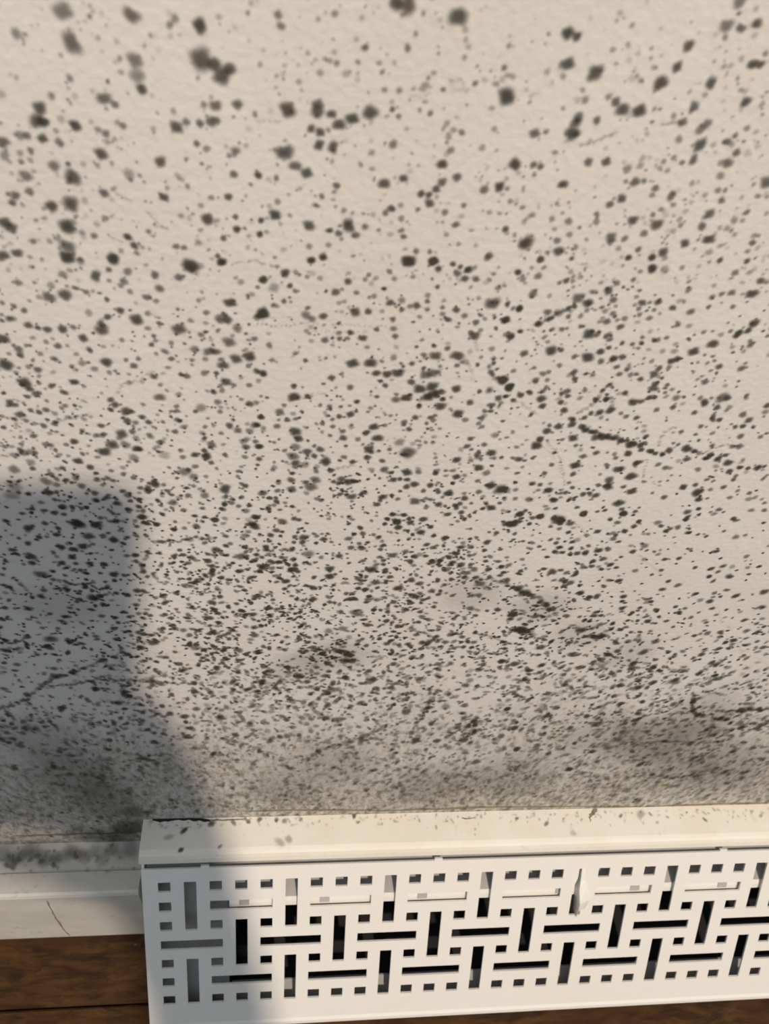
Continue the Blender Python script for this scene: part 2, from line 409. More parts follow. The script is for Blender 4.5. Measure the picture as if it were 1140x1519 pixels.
# ------------------------------------------------------------------ mould: where each colony sits (x y radius strength, read from the photograph in 400 px tiles)
TILES = {
(0, 0): "265 45 38 6,70 140 24 5,303 178 40 7,555 62 32 7,740 75 18 5,718 102 18 5,845 108 30 9,925 70 14 3,415 157 13 3,433 215 10 2,135 105 9 2,570 255 32 6,580 320 32 5,512 302 14 4,600 377 22 8,295 328 17 5,290 370 10 3,318 402 15 2,70 325 12 3,5 395 20 3,440 415 28 7,485 440 18 6,850 250 46 8,905 270 28 8,940 318 38 8,972 288 26 7,862 440 16 5,910 445 24 7,1003 440 22 7,733 467 14 4,745 535 26 8,787 513 18 6,845 520 18 7,890 512 22 7,915 508 18 7,832 605 15 7,873 627 17 5,995 635 20 6,1040 612 12 3,968 655 13 5,167 455 28 8,160 510 32 8,185 512 20 8,215 405 20 2,258 500 18 3,237 550 14 4,318 530 24 9,180 583 21 8,250 600 20 6,85 570 22 5,115 572 18 6,10 600 25 7,38 600 12 4,130 635 16 6,85 645 16 4,90 680 14 5,128 675 14 4,20 655 22 5,40 680 12 3,385 512 12 3,415 545 16 5,448 563 18 6,455 598 14 4,485 585 12 4,497 515 14 4,520 530 16 6,428 650 26 8,228 700 24 6,288 690 12 7,353 690 14 3,473 688 11 4,400 685 10 3,308 748 34 8,110 742 26 6,125 808 20 6,65 825 20 7,35 818 12 6,52 855 17 7,97 865 12 3,678 682 24 8,853 690 10 6,545 735 25 4,552 758 12 5,988 735 18 7,1090 738 18 6,965 830 18 8,707 792 12 4,693 832 20 8,1040 825 10 3,440 815 20 7,300 860 34 8,218 870 26 8,358 845 16 3,18 940 26 8,50 962 24 8,285 957 34 9,445 920 16 5,765 910 14 4,815 902 9 4,877 925 26 9,918 930 12 4,995 915 14 7,1000 968 17 9,1035 963 9 6,1103 930 14 5,410 945 15 3,398 995 16 6,348 980 15 4,540 1000 18 9,568 1037 18 8,602 1043 11 4,632 1050 9 3,142 1018 15 6,210 1018 14 4,285 1040 32 7,283 1083 28 7,340 1093 14 5,12 1080 26 8,72 1068 22 8,177 1095 11 4,478 1088 24 8,745 1040 16 6,778 1045 14 6,848 970 12 4,945 1005 15 7,1097 990 14 5,920 1080 13 7,935 1107 18 8,805 1120 32 8,1060 10 12 3,1100 270 12 2,720 150 14 2,760 145 10 2,670 205 15 1,380 22 11 3,392 45 11 3,382 70 11 3,360 88 10 2,330 92 9 2,352 10 10 2",
(380, 0): "92 60 19 6,105 107 19 6,332 55 16 5,293 50 9 3,262 78 11 4,447 72 13 3,590 10 30 8,640 20 36 8,853 70 38 8,883 122 15 3,885 165 14 3,897 195 14 3,460 198 16 7,640 200 17 6,330 217 13 3,292 248 12 4,340 265 14 5,250 250 11 3,525 200 8 2,520 263 12 4,583 263 11 3,532 302 13 5,553 228 8 3,270 305 16 4,380 308 18 3,750 305 13 4,880 240 13 4,1068 190 13 3,1047 283 14 4,120 275 11 3,15 270 13 2,542 377 13 5,605 380 14 5,790 375 12 6,715 358 18 4,665 372 12 3,705 378 12 3,830 355 20 1,925 350 14 6,1013 352 15 4,965 335 14 2,1058 407 36 9,133 463 32 9,260 440 24 7,258 470 28 8,318 480 20 8,482 475 32 8,405 500 26 9,350 525 26 8,232 542 18 8,270 557 20 8,265 612 22 8,325 620 24 8,575 460 14 7,602 490 13 6,573 427 12 3,735 477 14 6,635 542 11 3,805 520 15 4,790 542 11 4,833 547 15 4,868 558 15 6,813 575 16 4,1005 543 14 4,578 608 20 6,822 632 17 5,955 622 16 4,487 643 16 4,485 592 11 2,120 643 34 8,165 700 24 7,213 730 24 8,10 738 16 6,85 750 14 6,490 712 13 4,340 783 17 7,185 795 11 3,277 828 14 6,785 693 22 9,1093 693 26 9,848 747 20 7,785 768 20 7,760 798 18 8,697 817 18 8,730 822 16 8,732 858 20 8,622 752 19 8,585 748 9 3,540 775 24 8,963 800 19 7,1028 788 22 9,1060 795 12 5,1040 820 10 3,1073 848 13 5,877 866 13 6,797 895 16 6,683 883 12 6,570 880 18 8,610 865 14 4,545 898 15 6,613 922 15 5,493 905 13 3,370 887 14 5,407 898 10 4,80 907 24 9,90 850 15 5,55 870 13 3,142 908 11 4,20 930 14 6,15 988 15 6,43 978 12 4,223 952 24 8,390 952 28 9,312 972 14 8,348 985 17 7,420 992 18 7,360 1008 11 5,460 958 16 5,517 970 11 5,567 988 14 3,613 972 14 6,622 998 14 7,305 1033 14 5,223 1040 15 5,282 1082 18 7,233 1098 18 7,843 948 17 7,1053 967 16 8,985 895 13 4,1028 900 11 4,1125 875 13 5,855 1030 12 4,928 1035 12 3,985 1078 18 7,1130 1027 24 6,675 1060 15 6,733 1062 12 6,643 1103 26 9,748 1103 20 9,833 1112 13 5,770 1130 14 6,862 1127 12 5,410 1080 10 5,88 1125 12 5,895 1135 16 7",
(740, 0): "290 138 26 9,328 152 20 8,510 52 14 3,480 207 14 4,545 190 14 3,643 202 10 4,642 243 10 4,652 283 13 3,548 252 14 2,22 285 14 3,42 190 12 2,290 268 28 8,408 305 32 8,380 330 16 4,565 327 18 2,353 378 13 4,363 420 18 5,462 407 15 5,493 428 20 7,522 462 28 8,592 468 28 9,413 507 18 7,335 495 22 7,322 520 22 7,310 563 30 9,150 562 22 7,200 553 13 4,115 375 11 2,800 193 24 8,752 282 22 8,683 350 30 9,895 350 24 8,960 107 28 6,1022 117 20 7,955 155 14 5,1090 97 22 7,1068 270 20 8,1100 270 20 8,1015 8 26 6,978 275 14 3,958 318 10 2,1022 378 13 4,1042 430 22 8,1022 460 13 2,825 447 22 7,775 515 20 7,880 520 22 6,850 545 22 6,848 612 28 8,905 610 14 3,760 587 18 5,820 675 20 7,773 685 13 6,737 665 13 5,965 598 18 7,998 570 14 6,1047 540 14 5,1085 555 12 3,1003 643 18 7,965 688 22 7,935 742 19 5,1048 645 16 2,1130 770 28 7,635 663 12 2,597 697 17 4,542 712 20 5,695 680 13 5,680 710 13 4,712 718 13 4,625 563 11 3,450 625 12 2,145 695 17 7,175 703 15 7,378 683 20 7,452 683 20 8,272 777 20 8,103 790 9 4,138 908 16 5,223 923 15 5,293 933 18 6,518 838 20 8,468 862 18 7,412 903 13 6,410 937 16 5,298 990 15 5,245 1015 17 6,252 1060 23 8,307 1090 12 5,323 1037 11 4,118 1025 32 7,175 1095 18 6,138 1130 11 4,188 1128 11 4,535 765 12 5,575 768 22 7,613 763 13 6,660 795 17 6,647 822 14 5,727 828 20 7,565 930 22 8,608 918 12 2,665 948 26 8,650 905 13 6,683 883 12 5,640 928 9 3,738 910 10 3,612 985 18 6,472 1000 22 7,470 1022 16 6,530 1007 16 6,505 1048 14 4,588 1053 15 7,548 1087 15 6,517 1085 10 3,648 1085 17 6,693 1065 22 8,712 995 9 4,768 950 13 5,785 1028 20 8,890 902 22 7,857 955 20 7,883 1010 22 9,905 1015 12 5,935 1037 13 4,887 1065 17 4,933 1098 14 5,1047 1102 14 5,870 822 13 4,925 803 15 5,955 803 13 5,940 848 15 6,1043 898 14 6,993 930 17 5,1028 930 13 4,963 963 16 4,995 990 13 4,1025 832 12 3,1093 827 14 5,1132 830 10 5,1130 900 12 4,1077 995 16 4,1070 1025 16 7,1050 1060 13 5,1093 1045 14 3,650 1132 20 7,700 1090 14 4,440 1035 10 2",
(0, 380): "285 8 28 7,478 15 24 8,340 20 18 5,460 55 14 7,405 82 24 8,540 63 20 6,655 77 19 7,675 135 20 7,620 172 18 7,660 187 14 5,550 148 14 5,525 105 18 6,510 122 14 5,805 45 30 7,845 40 18 4,757 88 20 7,853 150 10 4,938 22 20 8,1112 98 20 6,1018 107 16 4,972 195 24 9,840 185 12 5,75 110 18 6,265 75 20 5,295 58 14 4,215 120 18 4,365 150 14 6,393 145 10 4,207 172 26 7,275 162 28 8,165 170 14 4,125 187 10 4,58 208 14 6,10 195 12 6,102 228 15 7,40 263 17 7,8 270 12 7,8 245 10 5,375 237 18 4,508 228 18 8,455 255 17 8,577 267 27 9,625 240 15 5,675 282 13 6,625 303 14 5,805 270 14 5,872 237 15 6,930 265 22 7,960 265 22 8,945 245 14 6,1110 240 24 8,1085 258 16 6,870 280 12 4,120 290 19 8,160 300 14 8,200 308 19 8,265 308 20 8,310 298 15 6,258 290 10 5,430 310 28 8,428 285 18 7,352 345 20 8,757 307 29 8,1003 303 22 6,968 362 26 7,850 330 15 6,515 352 13 5,658 355 12 5,15 348 24 9,138 343 13 4,195 360 13 5,245 378 17 7,78 390 19 7,110 375 11 5,87 420 14 7,38 410 11 5,170 410 14 5,230 433 17 6,437 380 12 4,375 390 14 5,1075 348 15 6,1050 352 10 5,885 400 22 7,912 402 20 7,823 392 20 6,695 400 15 6,660 410 11 5,725 432 14 7,812 437 12 5,868 433 14 5,935 435 14 6,997 433 24 8,1055 423 25 9,943 460 22 8,450 447 24 9,348 450 18 5,303 463 12 6,400 475 16 5,533 437 12 6,585 432 13 6,565 462 17 7,462 490 13 5,25 458 30 9,160 478 18 7,68 490 12 5,80 470 10 5,313 530 19 9,217 547 15 8,105 535 28 9,125 560 16 8,152 580 18 8,117 592 13 7,165 535 12 6,165 505 11 5,265 572 14 7,280 577 12 6,355 548 11 5,198 610 11 5,275 630 13 6,45 620 20 8,70 627 12 6,18 575 10 5,340 635 9 4,195 648 16 7,165 658 15 8,85 668 20 8,62 687 13 7,110 693 14 6,10 675 13 5,790 505 16 7,865 492 18 6,650 507 17 7,545 533 14 4,678 542 12 5,675 595 22 7,955 530 22 8,988 543 13 6,902 572 15 8,920 615 17 6,1053 543 14 6,1085 485 17 6,1112 495 14 6,1050 462 13 6,1018 512 11 4,930 655 13 6,1055 623 18 8,1020 603 11 5,850 640 24 5,755 583 15 5,468 605 16 8,487 627 18 8,535 655 24 9,560 655 12 5,600 678 15 8,538 695 19 8,573 702 14 6,628 700 15 8,648 720 10 5,428 715 15 8,440 750 13 7,605 625 12 5,750 652 13 6,725 653 9 5,745 688 12 6,740 740 15 7,708 735 10 5,560 740 16 7,515 750 24 8,475 795 26 8,440 825 26 9,530 795 22 6,580 813 20 9,577 770 17 5,565 850 22 5,673 785 15 6,695 840 24 3,765 820 13 5,773 848 14 6,825 838 17 9,872 845 22 10,970 715 18 8,1005 735 18 7,1078 712 20 7,1055 738 18 6,935 747 12 6,857 747 15 5,895 795 20 7,1030 780 18 6,1040 805 18 8,1095 803 18 6,1035 847 14 6,1100 678 14 6,985 690 11 5,185 715 16 7,230 708 14 7,145 705 12 5,142 758 16 7,313 782 18 9,280 795 13 6,375 800 10 4,195 795 16 6,215 797 14 6,235 818 12 7,20 803 14 6,210 747 12 4,100 830 22 6,130 825 20 5,60 840 18 5,330 865 20 9,382 890 17 8,520 892 14 4,470 905 12 6,655 962 22 10,630 985 17 8,780 910 26 6,818 930 20 6,825 887 15 6,870 930 12 5,952 983 25 9,865 1010 20 6,1010 908 13 7,1005 930 11 6,1020 888 10 5,1020 960 11 7,540 1008 20 7,450 1020 15 7,400 1000 17 8,497 1043 18 7,730 1040 20 7,795 1010 15 7,775 1072 14 7,908 1113 20 9,1080 1103 17 8,1038 1075 17 6,60 900 24 6,130 870 20 5,195 950 24 6,240 965 16 6,320 938 16 6,215 920 16 7,410 943 16 7,455 937 14 7,478 947 13 7,435 965 12 6,565 935 14 7,600 942 10 6,200 997 20 9,240 995 12 7,345 970 18 7,405 1030 17 7,480 1087 13 7,545 1070 15 8,600 1102 18 8,265 1058 18 9,305 1058 13 9,230 1083 18 9,270 1090 14 8,425 1105 15 7,620 1130 13 8,660 1132 13 8,330 1130 30 9,400 1132 22 8,60 970 34 4,50 1010 28 4,120 1003 16 6",
(380, 380): "232 15 17 7,283 5 16 7,643 20 28 8,748 20 22 9,770 55 15 6,122 70 20 9,75 130 24 4,30 98 18 8,142 123 14 8,165 145 12 6,183 77 10 5,215 85 12 5,270 90 14 4,388 105 17 8,475 77 12 6,460 97 12 5,563 63 14 6,662 85 12 5,830 33 13 6,893 58 17 8,862 42 12 5,850 72 17 7,882 92 17 8,930 97 15 7,985 97 12 5,1105 65 16 6,975 5 16 6,335 150 19 8,423 152 13 6,540 135 10 5,497 167 14 5,477 172 10 5,350 195 12 4,372 190 12 4,117 188 13 7,70 205 11 5,90 210 10 4,30 240 26 9,10 250 14 8,210 248 22 6,235 263 17 6,283 252 18 8,418 235 22 8,473 232 17 8,565 195 18 8,615 185 17 5,678 207 18 8,650 210 14 6,615 225 13 7,725 163 14 5,722 222 13 5,793 185 11 4,787 215 12 6,787 242 13 6,808 265 14 7,845 225 17 8,880 250 15 6,765 312 10 4,690 255 12 5,997 198 30 8,940 175 12 4,1110 220 16 9,1053 267 18 8,928 278 16 7,965 263 11 5,922 335 22 8,948 310 12 5,1073 337 18 7,1115 315 12 6,577 265 14 7,580 305 16 6,587 337 15 7,290 353 17 7,352 347 13 7,322 345 9 5,450 345 18 9,468 383 12 5,700 352 11 5,55 375 16 6,68 437 13 5,165 408 14 4,270 438 8 4,580 427 17 5,407 452 25 9,483 450 25 9,507 493 18 9,553 497 20 9,598 492 24 9,545 545 14 8,397 553 16 7,318 513 17 8,362 495 11 5,757 420 24 8,850 420 26 9,848 460 13 7,885 445 17 4,808 388 14 7,1003 430 12 6,1003 450 11 7,995 390 15 5,935 457 11 8,950 425 11 5,715 500 24 7,745 493 22 7,768 487 14 6,655 530 18 8,690 560 25 9,742 550 25 9,725 595 24 8,750 580 22 8,783 573 17 7,788 603 14 9,845 560 20 9,633 598 21 10,590 605 19 7,688 632 14 9,778 633 23 9,852 665 23 9,883 690 15 6,903 617 17 8,1040 522 25 9,1070 553 20 9,985 565 18 6,943 570 12 8,1023 598 17 8,1050 592 11 7,990 487 14 7,998 500 13 6,1000 627 13 7,990 653 13 8,965 653 12 7,952 683 15 7,940 705 13 6,160 595 25 10,217 592 15 9,158 548 14 8,270 628 11 6,20 590 9 5,30 495 18 8,10 485 12 6,10 525 14 4,100 657 20 7,118 628 12 6,17 678 14 8,95 690 9 6,88 717 16 7,5 713 14 8,280 705 13 7,300 672 11 5,322 688 11 7,290 660 10 4,398 667 18 9,395 630 9 5,483 640 12 5,568 672 10 6,625 700 15 7,672 680 15 8,735 680 13 8,720 705 11 7,645 730 14 8,497 720 20 9,465 745 17 9,513 768 22 9,367 767 18 8,365 738 14 7,543 713 12 6,403 712 9 6,475 815 21 9,470 850 17 8,563 815 12 7,605 785 22 5,640 830 32 8,690 797 11 5,758 850 11 5,775 727 10 5,905 770 14 8,890 802 15 8,963 795 14 7,1008 755 17 5,993 830 20 9,1005 852 12 6,940 848 16 6,847 860 19 9,940 893 20 10,972 915 19 6,830 905 13 6,800 905 10 7,763 905 14 6,845 932 18 9,935 948 12 7,165 740 24 9,178 770 20 9,165 805 22 6,155 845 24 7,165 873 19 9,120 820 12 6,215 825 20 8,245 843 15 8,270 815 18 8,293 867 24 9,407 868 14 9,205 880 20 5,12 803 16 9,315 905 15 8,75 785 10 6,70 900 12 6,148 945 18 8,250 945 22 7,360 940 18 8,390 953 20 9,413 950 14 9,230 975 26 7,150 985 20 8,27 1000 19 8,90 990 14 7,402 1015 20 8,455 998 16 7,540 900 18 8,637 913 21 9,683 900 15 4,580 943 16 9,607 940 12 9,637 943 14 9,635 973 16 9,668 963 19 9,735 967 16 9,812 1003 19 10,770 997 12 8,540 1015 16 8,598 1025 12 7,510 1048 15 9,670 1035 22 8,700 1030 10 7,735 1027 12 7,770 1048 17 9,798 1055 10 8,990 968 22 8,1030 985 28 8,1060 990 18 5,940 995 15 7,880 1022 17 9,860 1045 14 8,845 1062 14 8,908 1043 10 7,970 1042 13 6,993 1063 19 10,808 1090 17 9,868 1098 11 8,900 1095 11 7,928 1075 8 5,577 1090 17 10,555 1110 13 10,595 1122 20 10",
(740, 380): "175 12 17 6,305 8 11 4,545 5 14 6,645 5 17 7,80 67 14 7,165 82 18 6,283 102 15 8,143 157 20 7,213 165 12 4,85 220 15 9,27 268 20 8,645 52 20 8,597 62 12 5,700 55 20 4,567 95 12 5,462 145 20 8,483 183 17 7,497 112 16 6,390 148 13 4,335 175 26 7,375 197 22 9,320 210 12 8,292 217 11 8,250 238 20 6,215 262 14 7,165 285 18 8,205 235 18 7,293 253 13 7,345 250 14 5,605 195 18 8,580 170 12 5,672 192 17 8,655 225 11 6,590 220 13 6,593 243 12 5,733 217 16 8,810 233 18 7,885 213 12 7,800 140 16 6,802 105 11 5,983 153 17 7,940 158 14 6,900 170 14 6,908 122 11 4,1067 157 23 9,1105 102 18 8,997 68 17 6,980 92 10 4,1057 67 14 4,1048 18 14 5,933 15 14 5,635 260 15 6,530 262 15 6,455 275 18 7,500 268 11 5,513 297 17 8,425 275 11 5,448 230 14 5,380 328 26 9,415 330 15 6,345 295 12 7,265 307 13 7,225 307 12 6,50 337 18 8,25 330 12 5,90 317 12 6,205 360 11 5,220 398 25 9,105 410 18 8,375 427 26 9,428 402 18 9,463 385 13 8,483 432 19 10,520 425 17 8,430 443 16 7,318 423 14 7,497 467 14 7,565 370 12 6,603 368 11 5,670 352 14 6,708 343 12 6,755 288 14 7,733 297 9 5,803 293 14 4,800 347 10 8,822 402 23 9,903 370 23 9,1015 322 18 9,1052 313 16 9,1077 283 22 9,978 315 12 6,937 330 14 4,1063 372 17 7,930 465 16 8,1025 473 18 7,870 530 17 7,910 440 10 6,880 450 11 5,840 447 9 5,727 442 17 9,753 433 17 9,675 473 16 8,655 498 20 8,645 442 13 5,613 430 9 5,740 400 16 4,690 400 14 4,545 472 14 5,555 500 14 6,580 497 12 7,508 497 14 7,538 480 11 6,315 490 18 8,320 517 16 8,395 500 13 6,255 460 13 6,210 487 12 6,185 495 16 6,155 522 16 7,148 470 11 6,60 483 13 6,18 522 20 9,43 553 20 9,90 585 17 9,130 575 15 8,178 602 20 9,183 632 17 9,60 607 13 8,30 590 12 8,203 522 12 6,200 553 13 6,285 570 18 7,263 580 12 8,290 590 13 8,275 650 17 9,532 577 15 9,465 543 13 8,438 565 12 8,408 607 14 8,567 617 20 9,600 613 14 8,633 597 16 9,657 595 13 9,650 557 20 8,660 537 16 8,710 543 12 7,730 562 12 5,748 597 18 6,868 618 20 9,850 597 13 6,945 598 28 7,965 598 16 7,897 598 10 6,922 637 16 8,960 650 11 5,1047 585 11 6,1133 630 16 9,1125 657 16 5,1030 668 18 7,1055 692 18 8,1030 717 14 9,997 720 13 8,1075 720 12 6,930 690 14 8,905 693 11 6,852 718 13 7,825 660 14 8,770 740 12 7,830 752 10 7,735 637 15 8,665 648 14 7,580 682 14 8,535 677 13 6,515 663 12 6,470 650 20 9,425 658 17 9,388 663 13 8,360 682 14 8,312 690 14 10,308 710 18 9,250 718 19 9,202 738 19 9,312 768 20 9,350 720 18 7,365 735 16 9,388 742 14 9,408 765 20 8,435 765 18 9,460 760 18 8,488 765 20 7,515 778 17 10,540 777 12 9,555 795 22 10,597 798 16 10,600 817 14 9,638 822 16 10,660 832 13 9,690 835 14 9,718 820 18 9,545 833 18 10,793 812 22 10,825 823 15 10,793 857 17 8,873 853 14 10,893 838 16 9,925 855 17 10,967 872 20 9,973 908 16 9,1017 892 14 10,1052 895 12 9,1093 893 18 10,1015 803 18 7,985 803 14 6,1020 760 16 7,1105 762 13 6,840 900 15 6,173 773 18 10,157 800 23 10,83 857 17 9,108 862 10 7,322 883 22 10,312 920 15 8,222 880 13 7,355 845 16 7,410 830 15 8,578 875 17 9,505 900 22 9,557 930 24 10,703 893 15 7,465 945 20 8,460 975 20 8,463 965 16 8,560 993 20 10,208 988 19 10,140 960 15 8,173 965 12 8,230 1030 18 9,127 1027 17 7,68 1023 13 6,15 985 20 9,310 977 12 8,355 1005 15 9,382 1000 12 9,408 1010 17 9,260 1000 11 7,505 1043 23 9,525 1085 20 10,518 1068 13 8,360 1087 18 10,415 1078 10 8,447 1073 11 9,575 1078 12 8,468 1110 13 7,590 1118 13 8,697 1018 15 8,778 975 18 10,838 998 24 10,843 1027 16 10,880 1022 9 7,948 975 14 8,990 943 13 8,893 985 12 6,878 943 12 7,1057 1000 13 7,1055 1025 16 5,1008 990 11 6,795 1080 17 8,787 1113 13 7,893 1080 9 6,990 1108 15 6,1065 1073 14 6,1120 1073 13 7,1115 1125 8 7,90 1087 20 9,173 1100 20 9,125 1133 10 8,230 1105 17 9,260 1117 24 9,55 1130 26 9,35 1078 12 5",
(0, 760): "600 18 22 9,663 50 18 9,578 58 14 8,620 42 16 8,735 72 14 9,740 38 11 7,830 58 20 8,908 30 18 10,780 65 14 6,1080 18 20 9,1075 55 24 8,1035 97 18 6,1125 145 16 8,1060 155 14 7,120 65 22 10,240 93 18 10,165 103 16 9,80 108 12 7,118 130 17 9,258 145 19 10,310 155 20 10,350 142 22 10,375 100 26 8,435 98 18 7,480 115 22 10,410 55 24 8,320 45 26 8,190 45 17 8,130 185 26 9,135 213 20 8,260 213 19 10,305 188 20 10,380 215 17 10,440 218 18 10,320 215 14 8,340 243 14 8,60 157 14 8,25 205 14 7,572 180 18 10,575 205 14 8,600 225 16 8,605 250 17 8,480 262 20 10,525 265 14 8,445 292 12 8,175 262 30 7,225 283 15 7,37 315 18 9,10 262 13 7,185 328 17 7,235 322 12 7,278 322 17 9,338 332 12 8,360 315 17 9,390 330 14 8,395 360 28 9,420 350 15 8,435 388 17 8,580 330 20 9,605 330 14 8,540 350 16 9,575 390 17 8,180 358 14 7,325 377 12 7,295 402 14 7,20 402 17 8,120 407 20 8,65 405 12 6,210 428 14 8,275 440 15 8,8 450 17 9,430 437 17 7,535 423 10 7,545 440 13 9,622 165 14 9,680 225 14 6,720 215 12 8,735 185 16 9,735 210 11 9,810 190 18 9,775 178 15 9,760 158 13 8,880 205 18 9,895 225 16 9,895 255 19 9,900 240 14 8,800 280 14 9,835 290 17 8,880 300 12 8,935 275 17 9,965 283 14 9,1005 290 11 8,1020 185 28 7,1045 240 13 8,1040 165 14 7,915 155 20 8,690 355 18 7,745 340 18 8,830 320 12 7,850 345 13 7,930 355 17 8,895 380 20 9,745 408 12 7,820 405 13 7,800 388 14 6,885 445 20 9,920 425 17 9,985 420 11 9,1020 415 18 10,1085 355 22 9,1070 430 18 9,1075 485 18 8,1075 518 20 8,1000 385 14 8,1125 405 15 8,950 237 11 6,685 435 13 6,635 435 14 8,740 490 17 7,775 497 18 6,835 498 15 7,800 518 17 7,895 508 17 8,930 523 16 8,965 510 15 8,605 513 17 9,645 550 26 8,595 572 20 9,685 505 14 6,700 612 16 8,635 618 12 7,755 640 18 8,765 668 15 8,915 658 17 9,965 655 13 8,940 635 14 8,825 570 28 6,1010 582 20 7,1090 590 22 8,1025 640 13 6,680 725 18 7,820 720 17 8,820 752 18 7,890 760 18 7,980 720 15 7,985 752 13 7,725 770 16 8,685 818 15 8,590 812 14 7,718 850 18 8,780 862 20 9,785 885 13 9,830 830 18 7,920 865 14 6,995 940 18 8,905 1018 14 7,855 770 10 7,1055 745 14 7,480 490 17 8,495 535 18 8,500 465 14 8,295 545 20 8,210 572 20 8,115 525 19 8,115 560 14 8,215 535 30 7,405 523 17 6,180 487 14 6,245 490 14 6,270 465 18 6,540 600 17 9,515 590 15 7,470 660 14 8,540 665 13 7,435 625 22 7,240 690 26 7,310 675 22 7,405 745 20 9,550 775 14 9,500 805 20 8,525 830 13 8,345 775 11 6,375 797 14 6,260 828 20 8,115 770 17 8,105 912 17 7,150 915 14 5,38 972 15 7,85 985 20 6,250 1010 14 6,465 962 14 7,625 917 14 8,650 970 17 8,690 935 14 7,795 950 22 8,225 1075 17 7,60 1080 20 6,415 1120 14 7,600 1040 26 7,310 1027 11 6",
(380, 760): "110 38 22 8,160 25 16 8,180 30 14 8,60 95 17 9,85 75 18 8,55 120 14 8,200 105 22 9,195 125 17 9,285 112 18 9,150 155 18 8,220 175 28 6,120 155 14 7,60 205 16 9,95 210 17 9,35 230 24 7,150 243 22 9,310 237 22 9,310 270 22 10,350 183 18 9,390 110 18 7,400 148 17 8,450 88 16 8,445 150 20 8,515 105 16 6,525 155 14 8,575 180 22 8,490 240 26 8,545 250 15 9,565 272 16 9,430 278 18 8,465 270 13 8,505 295 22 8,430 320 15 10,460 325 18 10,380 342 14 8,400 365 18 8,465 378 14 9,600 320 22 10,125 290 20 10,95 275 15 8,240 318 20 9,270 315 11 8,120 322 14 9,150 352 12 7,240 365 20 9,70 368 13 8,45 348 11 7,60 405 13 8,310 378 14 8,330 380 12 8,420 425 26 7,540 358 14 7,580 378 18 8,630 410 18 9,550 458 17 10,470 475 18 9,495 410 12 8,525 412 12 8,555 420 14 8,600 480 18 8,685 463 14 9,600 62 20 10,595 38 20 10,645 25 14 9,650 42 18 9,705 28 20 10,737 60 15 10,695 83 20 10,750 97 14 10,797 107 18 10,720 135 16 9,755 150 10 7,645 110 12 6,630 165 17 7,670 185 17 9,715 183 14 9,650 205 17 9,745 207 18 10,775 205 16 10,830 210 17 9,865 220 20 9,905 220 14 8,805 238 16 6,655 285 20 9,690 300 20 8,765 290 14 7,795 305 14 8,740 330 18 7,670 355 18 9,690 340 14 7,770 345 15 8,750 398 14 8,700 440 17 7,725 450 14 7,975 125 19 9,965 158 13 8,905 145 17 7,870 145 17 7,1015 85 14 8,930 105 12 7,905 68 10 7,970 205 13 9,980 240 18 9,1035 230 17 8,920 240 20 7,890 255 20 7,945 300 26 7,1030 265 14 8,1060 285 18 8,1110 320 24 8,1085 315 14 8,940 350 18 7,905 350 14 7,1020 410 18 9,925 435 14 8,905 405 20 7,975 415 12 8,1085 430 22 9,1115 495 28 8,780 465 14 7,850 435 12 8,880 450 12 6,820 515 18 7,770 495 12 8,870 525 15 8,925 508 14 8,700 550 18 7,640 555 15 8,660 612 18 8,730 545 18 7,800 548 17 7,875 568 14 9,910 570 14 9,580 640 17 8,465 562 14 8,350 585 22 9,385 600 24 9,400 625 26 6,370 625 26 6,305 500 22 5,365 490 22 6,240 570 17 8,255 655 13 7,290 690 18 7,135 655 18 8,120 580 14 8,60 670 20 7,100 715 17 8,215 715 17 8,180 690 14 7,300 760 20 8,495 705 20 9,475 670 17 8,435 670 12 7,380 700 20 6,570 740 17 8,440 805 18 8,340 875 28 6,290 870 20 6,180 940 14 7,130 945 18 6,675 963 24 8,765 965 17 8,740 890 17 7,630 845 20 7,620 970 12 6,885 730 20 6,935 735 14 7,880 815 18 7,800 820 22 5,1060 830 14 8,1090 910 18 7,1035 945 18 7,880 960 20 8,920 880 18 6,960 615 13 8,1035 630 18 8,940 665 17 7,1100 1000 17 8,930 1053 20 7,445 965 18 6,640 700 20 4,770 640 17 7",
